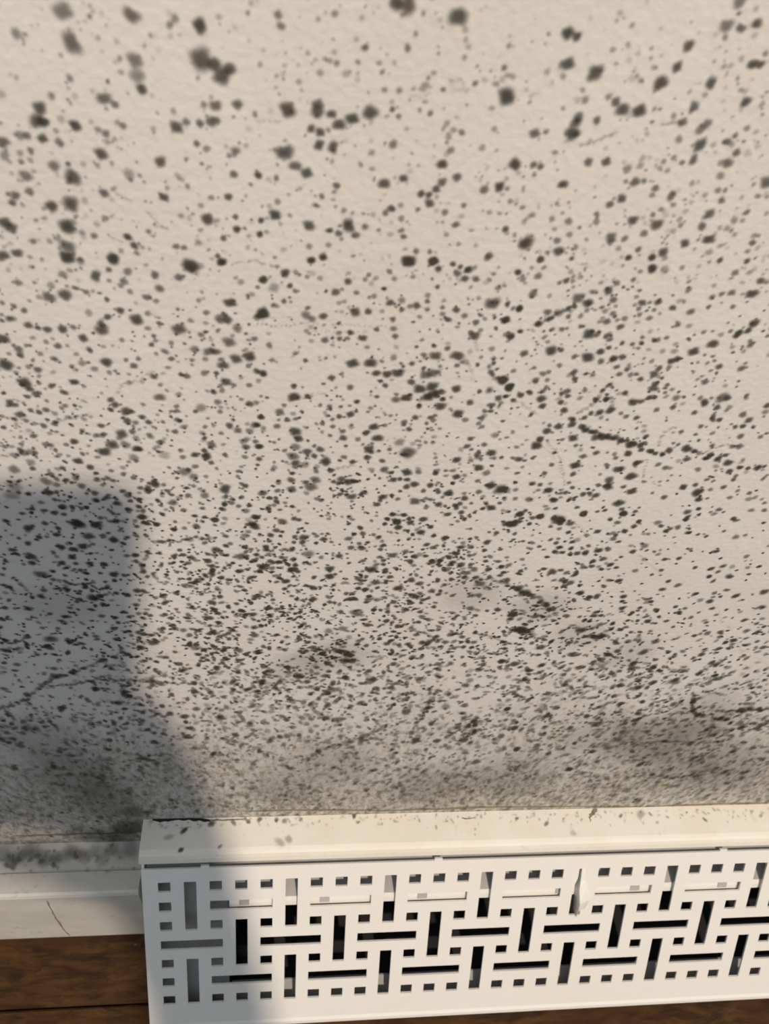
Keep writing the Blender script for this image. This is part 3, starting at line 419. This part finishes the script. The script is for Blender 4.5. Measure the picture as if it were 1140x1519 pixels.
(740, 760): "85 8 20 9,173 15 19 10,250 30 32 9,300 45 20 8,355 5 20 10,525 5 20 10,55 48 24 9,25 48 17 8,130 45 12 8,65 90 12 7,40 80 10 7,293 83 14 9,415 80 17 9,460 90 10 7,483 110 17 7,530 78 17 10,570 58 16 9,590 38 13 8,630 90 12 6,470 30 12 6,500 42 16 7,790 28 16 8,705 78 15 10,670 42 18 6,755 62 17 7,803 85 12 9,840 92 11 8,875 100 12 8,950 78 11 7,1000 103 18 6,1040 95 12 6,990 25 15 6,1118 43 11 8,170 143 12 8,255 147 16 10,235 165 15 10,268 168 13 10,300 175 14 8,330 172 17 9,365 168 18 9,420 160 20 10,460 155 17 7,440 195 18 8,395 205 14 7,355 230 17 7,470 220 17 10,495 232 13 9,515 187 11 8,565 165 17 9,615 140 20 6,250 110 11 6,330 115 18 4,225 250 22 9,260 243 14 8,325 255 16 7,275 310 17 9,300 297 20 8,265 285 17 8,345 340 19 9,380 358 18 9,505 288 18 10,443 312 14 8,525 355 17 10,520 375 14 9,518 405 16 9,625 378 18 5,595 402 13 9,663 412 17 9,640 362 10 8,685 325 14 8,627 460 17 10,660 468 11 8,707 458 14 8,735 483 11 8,760 422 16 10,745 398 13 9,785 405 13 7,810 443 14 7,890 375 19 9,935 355 11 9,1000 352 19 10,910 340 14 7,850 370 17 5,825 345 16 7,755 307 18 7,715 290 14 9,685 243 13 8,645 262 11 8,575 245 16 6,700 197 14 9,760 193 14 9,828 232 13 9,888 270 15 10,920 163 14 9,925 250 14 7,975 272 17 9,1055 260 11 9,1045 185 15 6,1050 232 14 5,985 228 16 4,1120 335 22 9,1110 400 20 8,1035 455 15 9,960 410 11 7,900 405 14 9,1085 405 11 6,825 520 14 9,880 510 18 7,850 512 12 6,935 505 17 8,990 540 18 10,955 550 14 8,1045 500 17 7,1090 545 13 7,1115 570 17 8,855 600 17 9,820 615 13 8,660 545 20 8,610 590 24 8,570 635 18 9,555 660 16 9,660 622 14 8,655 655 13 9,715 590 14 8,545 545 17 7,590 540 14 7,515 495 14 8,490 545 15 9,455 600 17 9,500 585 18 8,425 525 28 8,345 497 26 8,285 437 17 8,400 435 17 8,430 435 14 9,340 440 12 7,155 438 19 8,130 460 14 7,60 430 22 9,105 340 28 8,95 495 26 8,135 525 14 8,175 570 22 8,90 578 16 8,25 575 14 8,310 600 24 8,335 600 14 7,65 640 24 9,10 628 17 8,125 668 16 9,105 705 13 8,180 645 17 8,340 655 22 8,400 630 14 8,435 620 17 7,475 680 16 9,510 730 18 9,590 710 14 9,585 740 20 9,645 720 18 8,625 740 14 8,740 715 28 7,780 670 14 8,840 683 15 9,885 720 20 6,910 690 17 7,965 655 17 5,920 640 18 6,365 735 14 8,270 730 14 7,205 765 17 8,205 858 18 9,35 830 17 8,590 775 14 9,605 800 14 10,485 775 14 8,370 860 16 8,420 822 13 7,240 825 18 7,300 910 16 8,405 895 20 7,65 912 18 7,570 878 14 8,735 810 17 7,820 800 16 10,820 835 16 10,840 855 18 9,935 870 17 9,960 875 14 8,1020 835 20 9,1060 828 18 7,1020 910 16 8,905 940 18 7,985 920 12 8,1095 905 20 5,595 1065 17 8,75 1000 17 7,160 985 17 7,320 975 13 7,390 1010 16 8,210 1018 12 7,295 1085 17 8,520 930 18 5",
}
# chains and streaks: tile, polyline, radius, strength, spacing (in radii)
CHAINS = [
((0, 760), "640 125,760 120,820 105,915 108", 9, 7, .8), ((0, 760), "0 830,60 808,110 790,200 712,330 668,440 622", 10, 7, .8),
((0, 760), "200 738,310 725,420 706,520 708,610 710,720 722,830 722", 9, 6, .9), ((0, 760), "1100 748,1115 700,1132 650", 10, 9, .6),
((0, 760), "75 290,95 310,115 335", 9, 5, .6), ((0, 760), "270 308,340 302,405 295", 9, 8, .8), ((0, 760), "870 575,940 572,1010 573", 6, 6, .8),
((0, 760), "0 552,70 548,105 530", 9, 7, .7), ((0, 760), "0 578,60 575,100 590", 9, 6, .9), ((0, 760), "20 840,70 875", 10, 7, .8),
((0, 760), "820 440,845 465,900 485", 9, 5, .8), ((0, 760), "1050 35,1090 70", 14, 7, .5), ((0, 760), "1090 250,1140 215", 12, 7, .7),
((0, 760), "990 965,1060 985,1115 1018", 9, 5, .9), ((0, 760), "640 260,690 305,720 270", 9, 7, .9),
((380, 760), "680 892,705 850,735 800,765 755", 11, 8, .6), ((380, 760), "210 1050,270 1005,330 985,440 952,500 920,560 893", 11, 6, .8),
((380, 760), "320 580,370 590,412 602", 10, 8, .7), ((380, 760), "650 490,720 512,800 545", 10, 6, .9), ((380, 760), "940 510,1000 525,1040 545", 9, 6, .8),
((380, 760), "1090 490,1145 505", 14, 7, .6), ((380, 760), "0 250,50 215,110 205", 9, 7, .9), ((380, 760), "680 890,680 960", 9, 5, .9),
((380, 760), "480 607,560 610", 7, 5, 1.0), ((380, 760), "700 545,720 570,790 575", 9, 6, .8), ((380, 760), "890 910,940 860", 11, 6, .8),
((740, 760), "160 355,195 385,235 422", 15, 8, .5), ((740, 760), "30 500,95 492,135 505,155 535", 12, 7, .7), ((740, 760), "0 285,50 310,90 330,155 357", 12, 8, .7),
((740, 760), "300 480,350 500,400 490,432 465", 10, 6, .8), ((740, 760), "380 522,455 525", 12, 7, .6), ((740, 760), "825 770,815 810,825 850,880 862", 9, 8, .6),
((740, 760), "900 870,970 878", 9, 8, .7), ((740, 760), "930 840,1010 838,1110 828", 9, 7, .8), ((740, 760), "600 978,680 965,780 968,925 972", 8, 5, .8),
((740, 760), "960 1030,985 1010,1000 992", 10, 7, .7), ((740, 760), "640 1105,720 1122,800 1112,835 1095", 11, 6, .8), ((740, 760), "380 885,430 905", 9, 6, .8),
((740, 760), "980 885,1030 905,1060 885,1140 900", 9, 6, .9), ((740, 760), "1020 935,1060 920,1100 910", 8, 5, .9), ((740, 760), "870 760,960 770", 9, 5, 1.),
((740, 760), "310 40,350 70,390 112", 6, 3, 1.0), ((740, 760), "590 180,640 220,690 260", 6, 2, 1.2), ((740, 760), "930 415,940 460,985 495", 6, 2, 1.2), ((740, 760), "1000 550,1040 600", 6, 2, 1.2),
((740, 760), "840 1100,940 1080", 9, 4, 1.), ((740, 760), "900 870,915 920,930 970", 8, 4, 1.),
((740, 380), "200 785,235 815,262 860,270 920,280 975", 6, 4, 1.6), ((740, 380), "180 800,225 835,250 880,265 935", 5, 3, 1.8), ((740, 380), "320 1050,310 1000", 6, 3, 1.6),
((740, 380), "855 835,900 810,960 795,1015 800", 6, 5, 1.3), ((740, 380), "610 960,612 900,630 850", 7, 5, 1.6), ((740, 380), "160 290,215 262,260 235,320 208", 10, 6, .8),
((740, 380), "330 660,370 640,410 610,440 570,470 535", 9, 6, 1.3), ((740, 380), "670 800,700 740,745 720", 8, 5, 1.8), ((740, 380), "640 925,655 960,690 970", 7, 4, 1.6),
((740, 380), "345 715,400 745,460 762,520 775", 12, 7, .7), ((740, 380), "60 605,130 640,160 680", 9, 4, 1.5),
((380, 380), "0 285,60 290,120 290,175 288", 6, 5, 2.6), ((380, 380), "60 258,160 252", 5, 3, 2.8), ((380, 380), "190 280,330 285,440 290,560 295", 6, 3, 2.6), ((380, 380), "200 312,340 318,480 318", 6, 3, 2.8),
((380, 380), "920 345,935 400", 8, 3, 1.0), ((380, 380), "890 450,920 520", 10, 2, 1.0), ((380, 380), "150 425,180 398", 6, 5, 1.1), ((380, 380), "220 585,300 578", 5, 3, 1.8),
((380, 380), "300 905,360 890,420 885", 8, 4, 1.4), ((380, 380), "690 605,740 580,790 565", 12, 6, .8),
((0, 380), "500 575,520 540,580 525,640 490,700 495", 8, 4, 1.5), ((0, 380), "240 700,300 680,340 670,400 675", 9, 5, 1.3), ((0, 380), "640 240,670 260,680 310", 9, 5, 1.6),
((0, 0), "470 800,520 830,560 850", 6, 3, 1.2), ((0, 0), "620 890,650 920,670 950,715 970", 7, 4, 1.3), ((0, 0), "450 985,490 1010,520 1020", 6, 4, 1.3), ((0, 0), "980 1115,1020 1105,1080 1100,1130 1120", 7, 4, 1.6),
((740, 0), "340 612,395 600,445 575,505 555", 8, 3, .8), ((740, 0), "690 525,730 515,775 515", 7, 3, .8), ((740, 0), "130 420,140 390,180 395", 7, 2, 1.2), ((740, 0), "820 350,870 350", 7, 2, 1.2),
((380, 0), "640 395,700 410,740 385", 8, 2, 1.2), ((380, 0), "810 340,870 335,880 370,830 380", 8, 2, 1.0), ((380, 0), "0 510,60 508,110 512", 8, 2, 1.0), ((380, 0), "960 690,985 700,970 720", 8, 2, 1.),
]
# loose specks: how many per 100 x 100 px patch at y = 0, 100 ... 1200 (rows) and x = 0, 190 ... 1140
DENS = np.array([
[5, 4, 5, 5, 4, 4, 4], [8, 6, 9, 12, 9, 10, 8], [9, 8, 8, 8, 7, 14, 12], [14, 14, 13, 10, 11, 16, 14],
[20, 18, 18, 16, 24, 22, 14], [22, 20, 14, 20, 30, 30, 14], [34, 26, 30, 24, 26, 32, 22], [66, 46, 60, 44, 36, 32, 20],
[48, 88, 90, 66, 56, 22, 10], [64, 96, 132, 122, 116, 54, 22], [72, 104, 150, 160, 160, 145, 105], [66, 96, 150, 165, 165, 170, 160], [50, 60, 90, 100, 110, 120, 120]], float)

spots = []      # px, py, radius px, strength, tint, stretch, angle
for (ox, oy), s in TILES.items():
    for q in s.split(','):
        a = [float(v) for v in q.split()]
        px, py = ox + a[0] / 2.85, oy + a[1] / 2.85
        rr = a[2] / 2.85 * (1.0 if py < 760 else 0.90)
        st = 0.088 * a[3]
        spots.append([px, py, rr, st, R.random() ** 2 * 0.8, 1 + 0.25 * R.random(), R.random() * 3.14])
for px, py, rr, st in ((192, 1226, 22, .55), (176, 1240, 24, .4), (200, 1205, 18, .4), (150, 1243, 20, .3), (120, 1236, 22, .25), (110, 1150, 60, .25), (150, 1190, 50, .25),  # first few mix mould with painted corner shade beside the vent
                       (1020, 1110, 70, .22), (960, 1100, 60, .22), (1080, 1140, 60, .2), (900, 1090, 55, .18), (1040, 1060, 60, .15), (500, 1130, 60, .14), (640, 1165, 60, .16), (760, 1150, 60, .16), (420, 1170, 50, .14),
                       (500, 970, 50, .14), (440, 990, 45, .14), (700, 880, 50, .12), (800, 900, 50, .14), (860, 940, 45, .12), (930, 970, 45, .12), (90, 900, 60, .12), (60, 1100, 60, .15)):
    spots.append([px, py, rr, st, 0.3, 1.2, 0.0])
main = list(spots)
specks = []
for (ox, oy), s, r, d, sp in CHAINS:
    P = [tuple(float(v) / 2.85 for v in q.split()) for q in s.split(',')]
    for a, b in zip(P[:-1], P[1:]):
        L_ = math.hypot(b[0] - a[0], b[1] - a[1]); n = max(1, int(L_ / (r / 2.85 * sp)))
        for k in range(n):
            t = (k + 0.4 * R.random()) / n
            j = r / 2.85 * 0.55
            specks.append([ox + a[0] + (b[0] - a[0]) * t + R.uniform(-j, j), oy + a[1] + (b[1] - a[1]) * t + R.uniform(-j, j),
                           r / 2.85 * R.uniform(.75, 1.3), 0.062 * d * R.uniform(.45, 1.0), R.random() * 0.5, 1.0 + R.random() * .5, R.random() * 3.14])
def dens(px, py):
    u = min(5.999, max(0, px / 190)); v = min(11.999, max(0, py / 100)); i, j = int(u), int(v); u -= i; v -= j
    return (DENS[j, i] * (1 - u) + DENS[j, i + 1] * u) * (1 - v) + (DENS[j + 1, i] * (1 - u) + DENS[j + 1, i + 1] * u) * v
# clumping: specks gather along wandering trails and around clump centres
clump = [(R.uniform(-60, 1200), R.uniform(-40, 1230), R.uniform(10, 34)) for _ in range(520)]
for cy in range(-1, 13):
    for cx in range(-1, 12):
        px, py = cx * 100 + 50, cy * 100 + 50
        lam = dens(px, py)
        for k in range(int(lam)):
            specks.append([cx * 100 + R.random() * 100, cy * 100 + R.random() * 100])
for (cx, cy, cr) in clump:
    for k in range(int(dens(cx, cy) * 0.13) + 1):
        specks.append([R.gauss(cx, cr), R.gauss(cy, cr * .6)])
for s in specks:
    if len(s) == 2:
        py = s[1]
        big = R.random() ** 2.2
        if py < 420: r = 2.0 + 3.2 * big; st = R.uniform(.12, .48)
        elif py < 700: r = 1.9 + 3.2 * big; st = R.uniform(.25, .75)
        elif py < 980: r = 2.0 + 3.1 * big; st = R.uniform(.35, .9)
        else: r = 2.4 + 3.1 * big; st = R.uniform(.2, .72) * (1 - 0.5 * min(1, (py - 980) / 180))
        tint = R.random() ** 2
        if (abs(s[0] - 640) < 70 and abs(py - 880) < 40 and R.random() < .6) or (s[0] < 150 and 830 < py < 1010 and R.random() < .4): tint = 1.0
        stretch = 1 + R.random() * (0.4 if py < 850 else 0.9)
        s += [r, st, tint * (1 if tint == 1.0 else .9), stretch, R.random() * 3.14]

# the 300 largest colonies are parts of the wall; the rest are one part
soft = [s for s in main if s[2] > 17.5]
main = [s for s in main if s[2] <= 17.5]
inside = [s for s in main if -5 < s[0] < 1145 and -5 < s[1] < 1200]
inside.sort(key=lambda s: -s[2] * min(1.0, s[3] + .35))
big, rest = inside[:300], inside[300:] + [s for s in main if not (-5 < s[0] < 1145 and -5 < s[1] < 1200)]

def disc(rng, n=12):
    """unit colony: raised centre, ragged rim; returns verts, faces, fade"""
    v = [(0, 0, 0.05)]; fd = [1.0]; f = []
    ph = [rng.uniform(0, 6.28) for _ in range(3)]; am = [rng.uniform(.02, .10) for _ in range(3)]
    w = [1 + sum(am[q] * math.sin((q + 2) * 2 * math.pi * k / n + ph[q]) for q in range(3)) + rng.uniform(-.04, .04) for k in range(n)]
    for ring, (rr, h, fa) in enumerate(((0.42, 0.04, 0.72), (1.0, 0.0, 0.0))):
        for k in range(n):
            a = 2 * math.pi * k / n
            v.append((math.cos(a) * rr * w[k], math.sin(a) * rr * w[k], h)); fd.append(fa)
    for k in range(n):
        q = (k + 1) % n
        f.append((0, 1 + k, 1 + q)); f.append((1 + k, 1 + n + k, 1 + n + q, 1 + q))
    return v, f, fd
variants = []
for k in range(8):
    v, f, fd = disc(R, 14)
    me = bpy.data.meshes.new('mould_spot'); me.from_pydata([(a, -c, b) for a, b, c in v], [], f)
    at = me.attributes.new('fade', 'FLOAT', 'POINT'); at.data.foreach_set('value', fd)
    me.polygons.foreach_set('use_smooth', [True] * len(me.polygons))
    me.materials.append(M_SPOT); variants.append(me)
GROW = 1.48     # rim of the fading halo against the visible radius
for i, (px, py, rr, st, tint, stretch, ang) in enumerate(big):
    p, t = wall_pt(px, py)
    w = rr * GROW * t / 1200.0
    o = obj('mould_spot', variants[i % 8], None, wall)
    o.location = (p.x, -0.00006 - i * 2e-7, p.z)
    o.scale = (w * stretch ** .5, w * 0.6, w / stretch ** .5)
    o.rotation_euler = (0, ang if stretch > 1.15 else 0, 0)
    o.color = (tint, 0, 0, min(1.0, st * 1.02))
V = []; Fc = []; FD = []; DK = []; TI = []
for i, (px, py, rr, st, tint, stretch, ang) in enumerate(rest + soft + specks):
    p, t = wall_pt(px, py)
    if p.z < 0.086: continue
    w = rr * GROW * t / 1200.0
    # lower down the view is steep: colonies are taken as round on the wall itself
    v, f, fd = disc(R, 8)
    fv = 1.0 + 0.6 * min(1, max(0, (py - 920) / 220))     # low on the wall the growth is drawn out downwards
    ca, sa = math.cos(ang), math.sin(ang); a1, a2 = w * stretch ** .5, w / stretch ** .5
    off = len(V); yy = -0.00014 - (i % 4000) * 3e-8
    for (a, b, c) in v:
        a *= a1; b *= a2
        V.append((p.x + a * ca - b * sa, yy - c * w * .4, p.z + (a * sa + b * ca) * fv))
    Fc += [tuple(off + q for q in g) for g in f]; FD += fd; DK += [min(1, st)] * len(v); TI += [tint] * len(v)
me = bpy.data.meshes.new('mould_specks'); me.from_pydata(V, [], Fc)
for nm, dat in (('fade', FD), ('dark', DK), ('tint', TI)):
    me.attributes.new(nm, 'FLOAT', 'POINT').data.foreach_set('value', dat)
me.polygons.foreach_set('use_smooth', [True] * len(me.polygons))
obj('mould_specks', me, M_SPECK, wall, kind='stuff')

# mould on the vent's ledge; mould and painted shade on top of the baseboard
def flat_specks(name, pts, nrm_up, parent, shift=None):
    V = []; Fc = []; FD = []; DK = []; TI = []
    for i, (p, w, st) in enumerate(pts):
        v, f, fd = disc(R, 8); off = len(V); ang = R.random() * 3; s = 1 + R.random()
        for (a, b, c) in v:
            a, b = a * w * s, b * w
            a, b = a * math.cos(ang) - b * math.sin(ang), a * math.sin(ang) + b * math.cos(ang)
            V.append((p.x + a, p.y + b, p.z + 0.0001 + c * w * .3 + i * 1e-7) if nrm_up else (p.x + a, p.y - 0.0001 - c * w * .3, p.z + b))
        Fc += [tuple(off + q for q in g) for g in f]; FD += fd; DK += [st] * len(v); TI += [R.random()] * len(v)
    me = bpy.data.meshes.new(name); me.from_pydata(V, [], Fc)
    for nm, dat in (('fade', FD), ('dark', DK), ('tint', TI)):
        me.attributes.new(nm, 'FLOAT', 'POINT').data.foreach_set('value', dat)
    if shift: me.transform(Matrix.Translation(shift))
    return obj(name, me, M_SPECK, parent, kind='stuff')
lp = []
for a, b, w, s in ((273, 1232, 4, .75), (268, 1261, 4, .75), (313, 1222, 5, .7), (346, 1220, 4, .5), (368, 1219, 3.5, .6), (385, 1216, 4, .5), (410, 1216, 4, .4), (422, 1218, 4, .4), (446, 1216, 3, .4),
                   (326, 1256, 3, .4), (250, 1242, 5, .25), (525, 1209, 4, .7), (766, 1214, 3, .5), (810, 1222, 3.5, .5), (1045, 1216, 3, .45), (1128, 1210, 3, .35), (850, 1236, 5, .2), (428, 1245, 6, .3), (415, 1249, 6, .25), (950, 1208, 7, .3)):
    p = on_z(a, b, tz + 0.0002); lp.append((p, w * 0.44 / 1200 * 1.3, s))
for k in range(260):
    a = R.uniform(215, 1180); b = 1213 - (a - 215) * .018 + abs(R.gauss(0, 9)) + 3
    p = on_z(a, b, tz + 0.0002)
    if p.y < -0.001 and p.y > ty + 0.004: lp.append((p, R.uniform(1.5, 3.5) * 0.44 / 1200, R.uniform(.06, .3)))
flat_specks('mould_specks', lp, True, vent, -VT)
bpz = BP[1][1]
lb = []
for k in range(90):
    a = R.uniform(-20, 200); b = R.uniform(1252, 1330)
    g = R.random()
    p = on_z(a, b, .0590 * SC)
    if -0.030 < p.y < -0.001:
        tt = p.y / (BP[2][0]); zz = bpz + (BP[2][1] - bpz) * min(1, tt) + (max(0, tt - 1) * .0016)
        lb.append((Vector((p.x, p.y, zz + .0003)), R.uniform(2, 4.5) * 0.42 / 1200, R.uniform(.06, .35 if b < 1295 else .15)))
for a, b in ((22, 1280), (28, 1275), (18, 1287), (60, 1278), (55, 1270), (113, 1272), (45, 1276), (80, 1284), (10, 1284)):
    p = on_z(a, b, .0595 * SC); lb.append((Vector((p.x, p.y, .0596 * SC + .0004)), 4.6 * .42 / 1200 * 1.3, .5))
for k in range(16):     # grey mould film plus painted shade along the back of the baseboard's top
    p = on_z(-15 + 14 * k, R.uniform(1258, 1280), .0590 * SC); lb.append((Vector((p.x, max(-.0105, min(-.0055, p.y)), .0600 * SC)), .0052, R.uniform(.18, .4)))
flat_specks('mould_specks', lb, True, bl)
# ------------------------------------------------------------------ the photographer's phone and hand, behind the lens: they cast the shadow at the left
def H(a, s, e): return CAM + (RT * a + DN * s + FW * e) / 1000.0     # mm right / down / forward of the lens
M_PHONE = mat_flat('black_glass', (0.02, 0.02, 0.022), 0.2)
M_SKIN = mat_flat('skin', (0.55, 0.33, 0.24), 0.55)
M_SLEEVE = mat_flat('dark_knit_sleeve', (0.05, 0.055, 0.07), 0.9)
def rounded(a0, a1, s0, s1, r, n=6):
    out = []
    for cx, cy, st in ((a1 - r, s0 + r, -90), (a1 - r, s1 - r, 0), (a0 + r, s1 - r, 90), (a0 + r, s0 + r, 180)):
        for k in range(n + 1):
            t = math.radians(st + 90 * k / n); out.append((cx + r * math.cos(t), cy + r * math.sin(t)))
    return out
def slab(name, a0, a1, s0, s1, r, e0, e1, bev=1.0):
    ring = rounded(a0, a1, s0, s1, r); ring2 = rounded(a0 + bev, a1 - bev, s0 + bev, s1 - bev, r - bev)
    layers = [(ring2, e0), (ring, e0 + bev), (ring, e1 - bev), (ring2, e1)]
    v = []; f = []; n = len(ring)
    for rg, e in layers: v += [H(a, s, e) for a, s in rg]
    for l in range(3):
        for k in range(n): q = (k + 1) % n; f.append((l * n + k, l * n + q, (l + 1) * n + q, (l + 1) * n + k))
    f.append(tuple(range(n))); f.append(tuple(3 * n + k for k in range(n)))
    return mesh_from(name, v, f)
ph = bpy.data.objects.new('smartphone', None); col.objects.link(ph)
ph.location = H(-33, 134, -7); ph['category'] = 'phone'
ph['label'] = 'black smartphone taking the picture, its straight shadow on the left of the wall'
def pp(name, me, mat):
    me.transform(Matrix.Translation(-ph.location)); return obj(name, me, mat, ph)
pp('body', slab('body', -69, 3, -12.6, 134, 11, -11, -3), M_PHONE)
pp('screen', slab('screen', -66.5, 0.5, -10, 131.5, 9, -11.6, -11.05, 0.2), mat_flat('dark_screen_glass', (0.03, 0.03, 0.035), 0.08))
pp('camera_bump', slab('camera_bump', -27, 2, -11, 18, 6, -2.95, -1.6, 0.4), M_PHONE)

joints = {  # name: (right, down, forward, radius) in mm
 'arm': (112, 420, -190, 38), 'fore': (84, 320, -125, 35), 'wrist': (52, 214, -62, 29), 'palm': (26, 158, -40, 31), 'palm2': (20, 138, -12, 20),
 't1': (25, 116, -24, 14), 't2': (17, 86, -23, 11), 't3': (7, 67, -22, 9.5), 't4': (-8, 56, -21, 8),
 'i1': (14, 112, 4, 11), 'i2': (-12, 96, 7, 9), 'i3': (-44, 90, 7, 8.5), 'i4': (-70, 88, 0, 7.5),
 'm1': (6, 126, 5, 12), 'm2': (-26, 113, 7, 9.5), 'm3': (-56, 108, 6, 8.5), 'm4': (-77, 106, -3, 7.5),
 'r1': (0, 142, 3, 12), 'r2': (-36, 131, 6, 9.5), 'r3': (-62, 126, 4, 8.5), 'r4': (-78, 123, -5, 7.5),
 'p1': (-4, 162, -14, 13), 'p2': (-34, 153, -9, 11), 'p3': (-60, 150, -8, 10), 'p4': (-86, 147, -9, 9)}
chain = [('palm', 'wrist'), ('wrist', 'fore'), ('fore', 'arm'), ('palm', 'palm2'), ('palm', 't1'), ('t1', 't2'), ('t2', 't3'), ('t3', 't4')]
for L_ in 'imrp': chain += [('palm2' if L_ in 'imr' else 'palm', L_ + '1'), (L_ + '1', L_ + '2'), (L_ + '2', L_ + '3'), (L_ + '3', L_ + '4')]
names = ['palm'] + [k for k in joints if k != 'palm']
base = H(26, 158, -40)
me = bpy.data.meshes.new('person')
me.from_pydata([tuple(H(*joints[k][:3]) - base) for k in names], [(names.index(a), names.index(b)) for a, b in chain], [])
person = obj('person', me, M_SKIN, None, label='bare hand and sleeved forearm holding the phone, its shadow spreading over the vent end', category='person')
person.location = base
sk = person.modifiers.new('skin', 'SKIN'); sk.use_smooth_shade = True
for i, k in enumerate(names):
    r = joints[k][3] / 1000.0; me.skin_vertices[0].data[i].radius = (r, r)
    me.skin_vertices[0].data[i].use_root = (k == 'palm')
ss = person.modifiers.new('sub', 'SUBSURF'); ss.levels = 2; ss.render_levels = 2
# sleeve
def tube(name, pts, n=20):
    v = []; f = []
    P = [Vector(p[0]) for p in pts]
    for i, (p, r) in enumerate(pts):
        t = (P[min(i + 1, len(P) - 1)] - P[max(i - 1, 0)]).normalized()
        a = t.orthogonal().normalized(); b = t.cross(a)
        for k in range(n):
            th = 2 * math.pi * k / n; v.append(P[i] + (a * math.cos(th) + b * math.sin(th)) * r / 1000.0)
    for i in range(len(pts) - 1):
        for k in range(n): q = (k + 1) % n; f.append((i * n + k, i * n + q, (i + 1) * n + q, (i + 1) * n + k))
    f.append(tuple(range(n))); f.append(tuple((len(pts) - 1) * n + k for k in range(n)))
    return mesh_from(name, v, f, True)
sl = tube('sleeve', [(H(66, 262, -89), 36), (H(68, 268, -92), 41), (H(84, 320, -125), 43), (H(98, 370, -158), 45), (H(114, 430, -194), 48)])
sl.transform(Matrix.Translation(-base)); obj('sleeve', sl, M_SLEEVE, person)
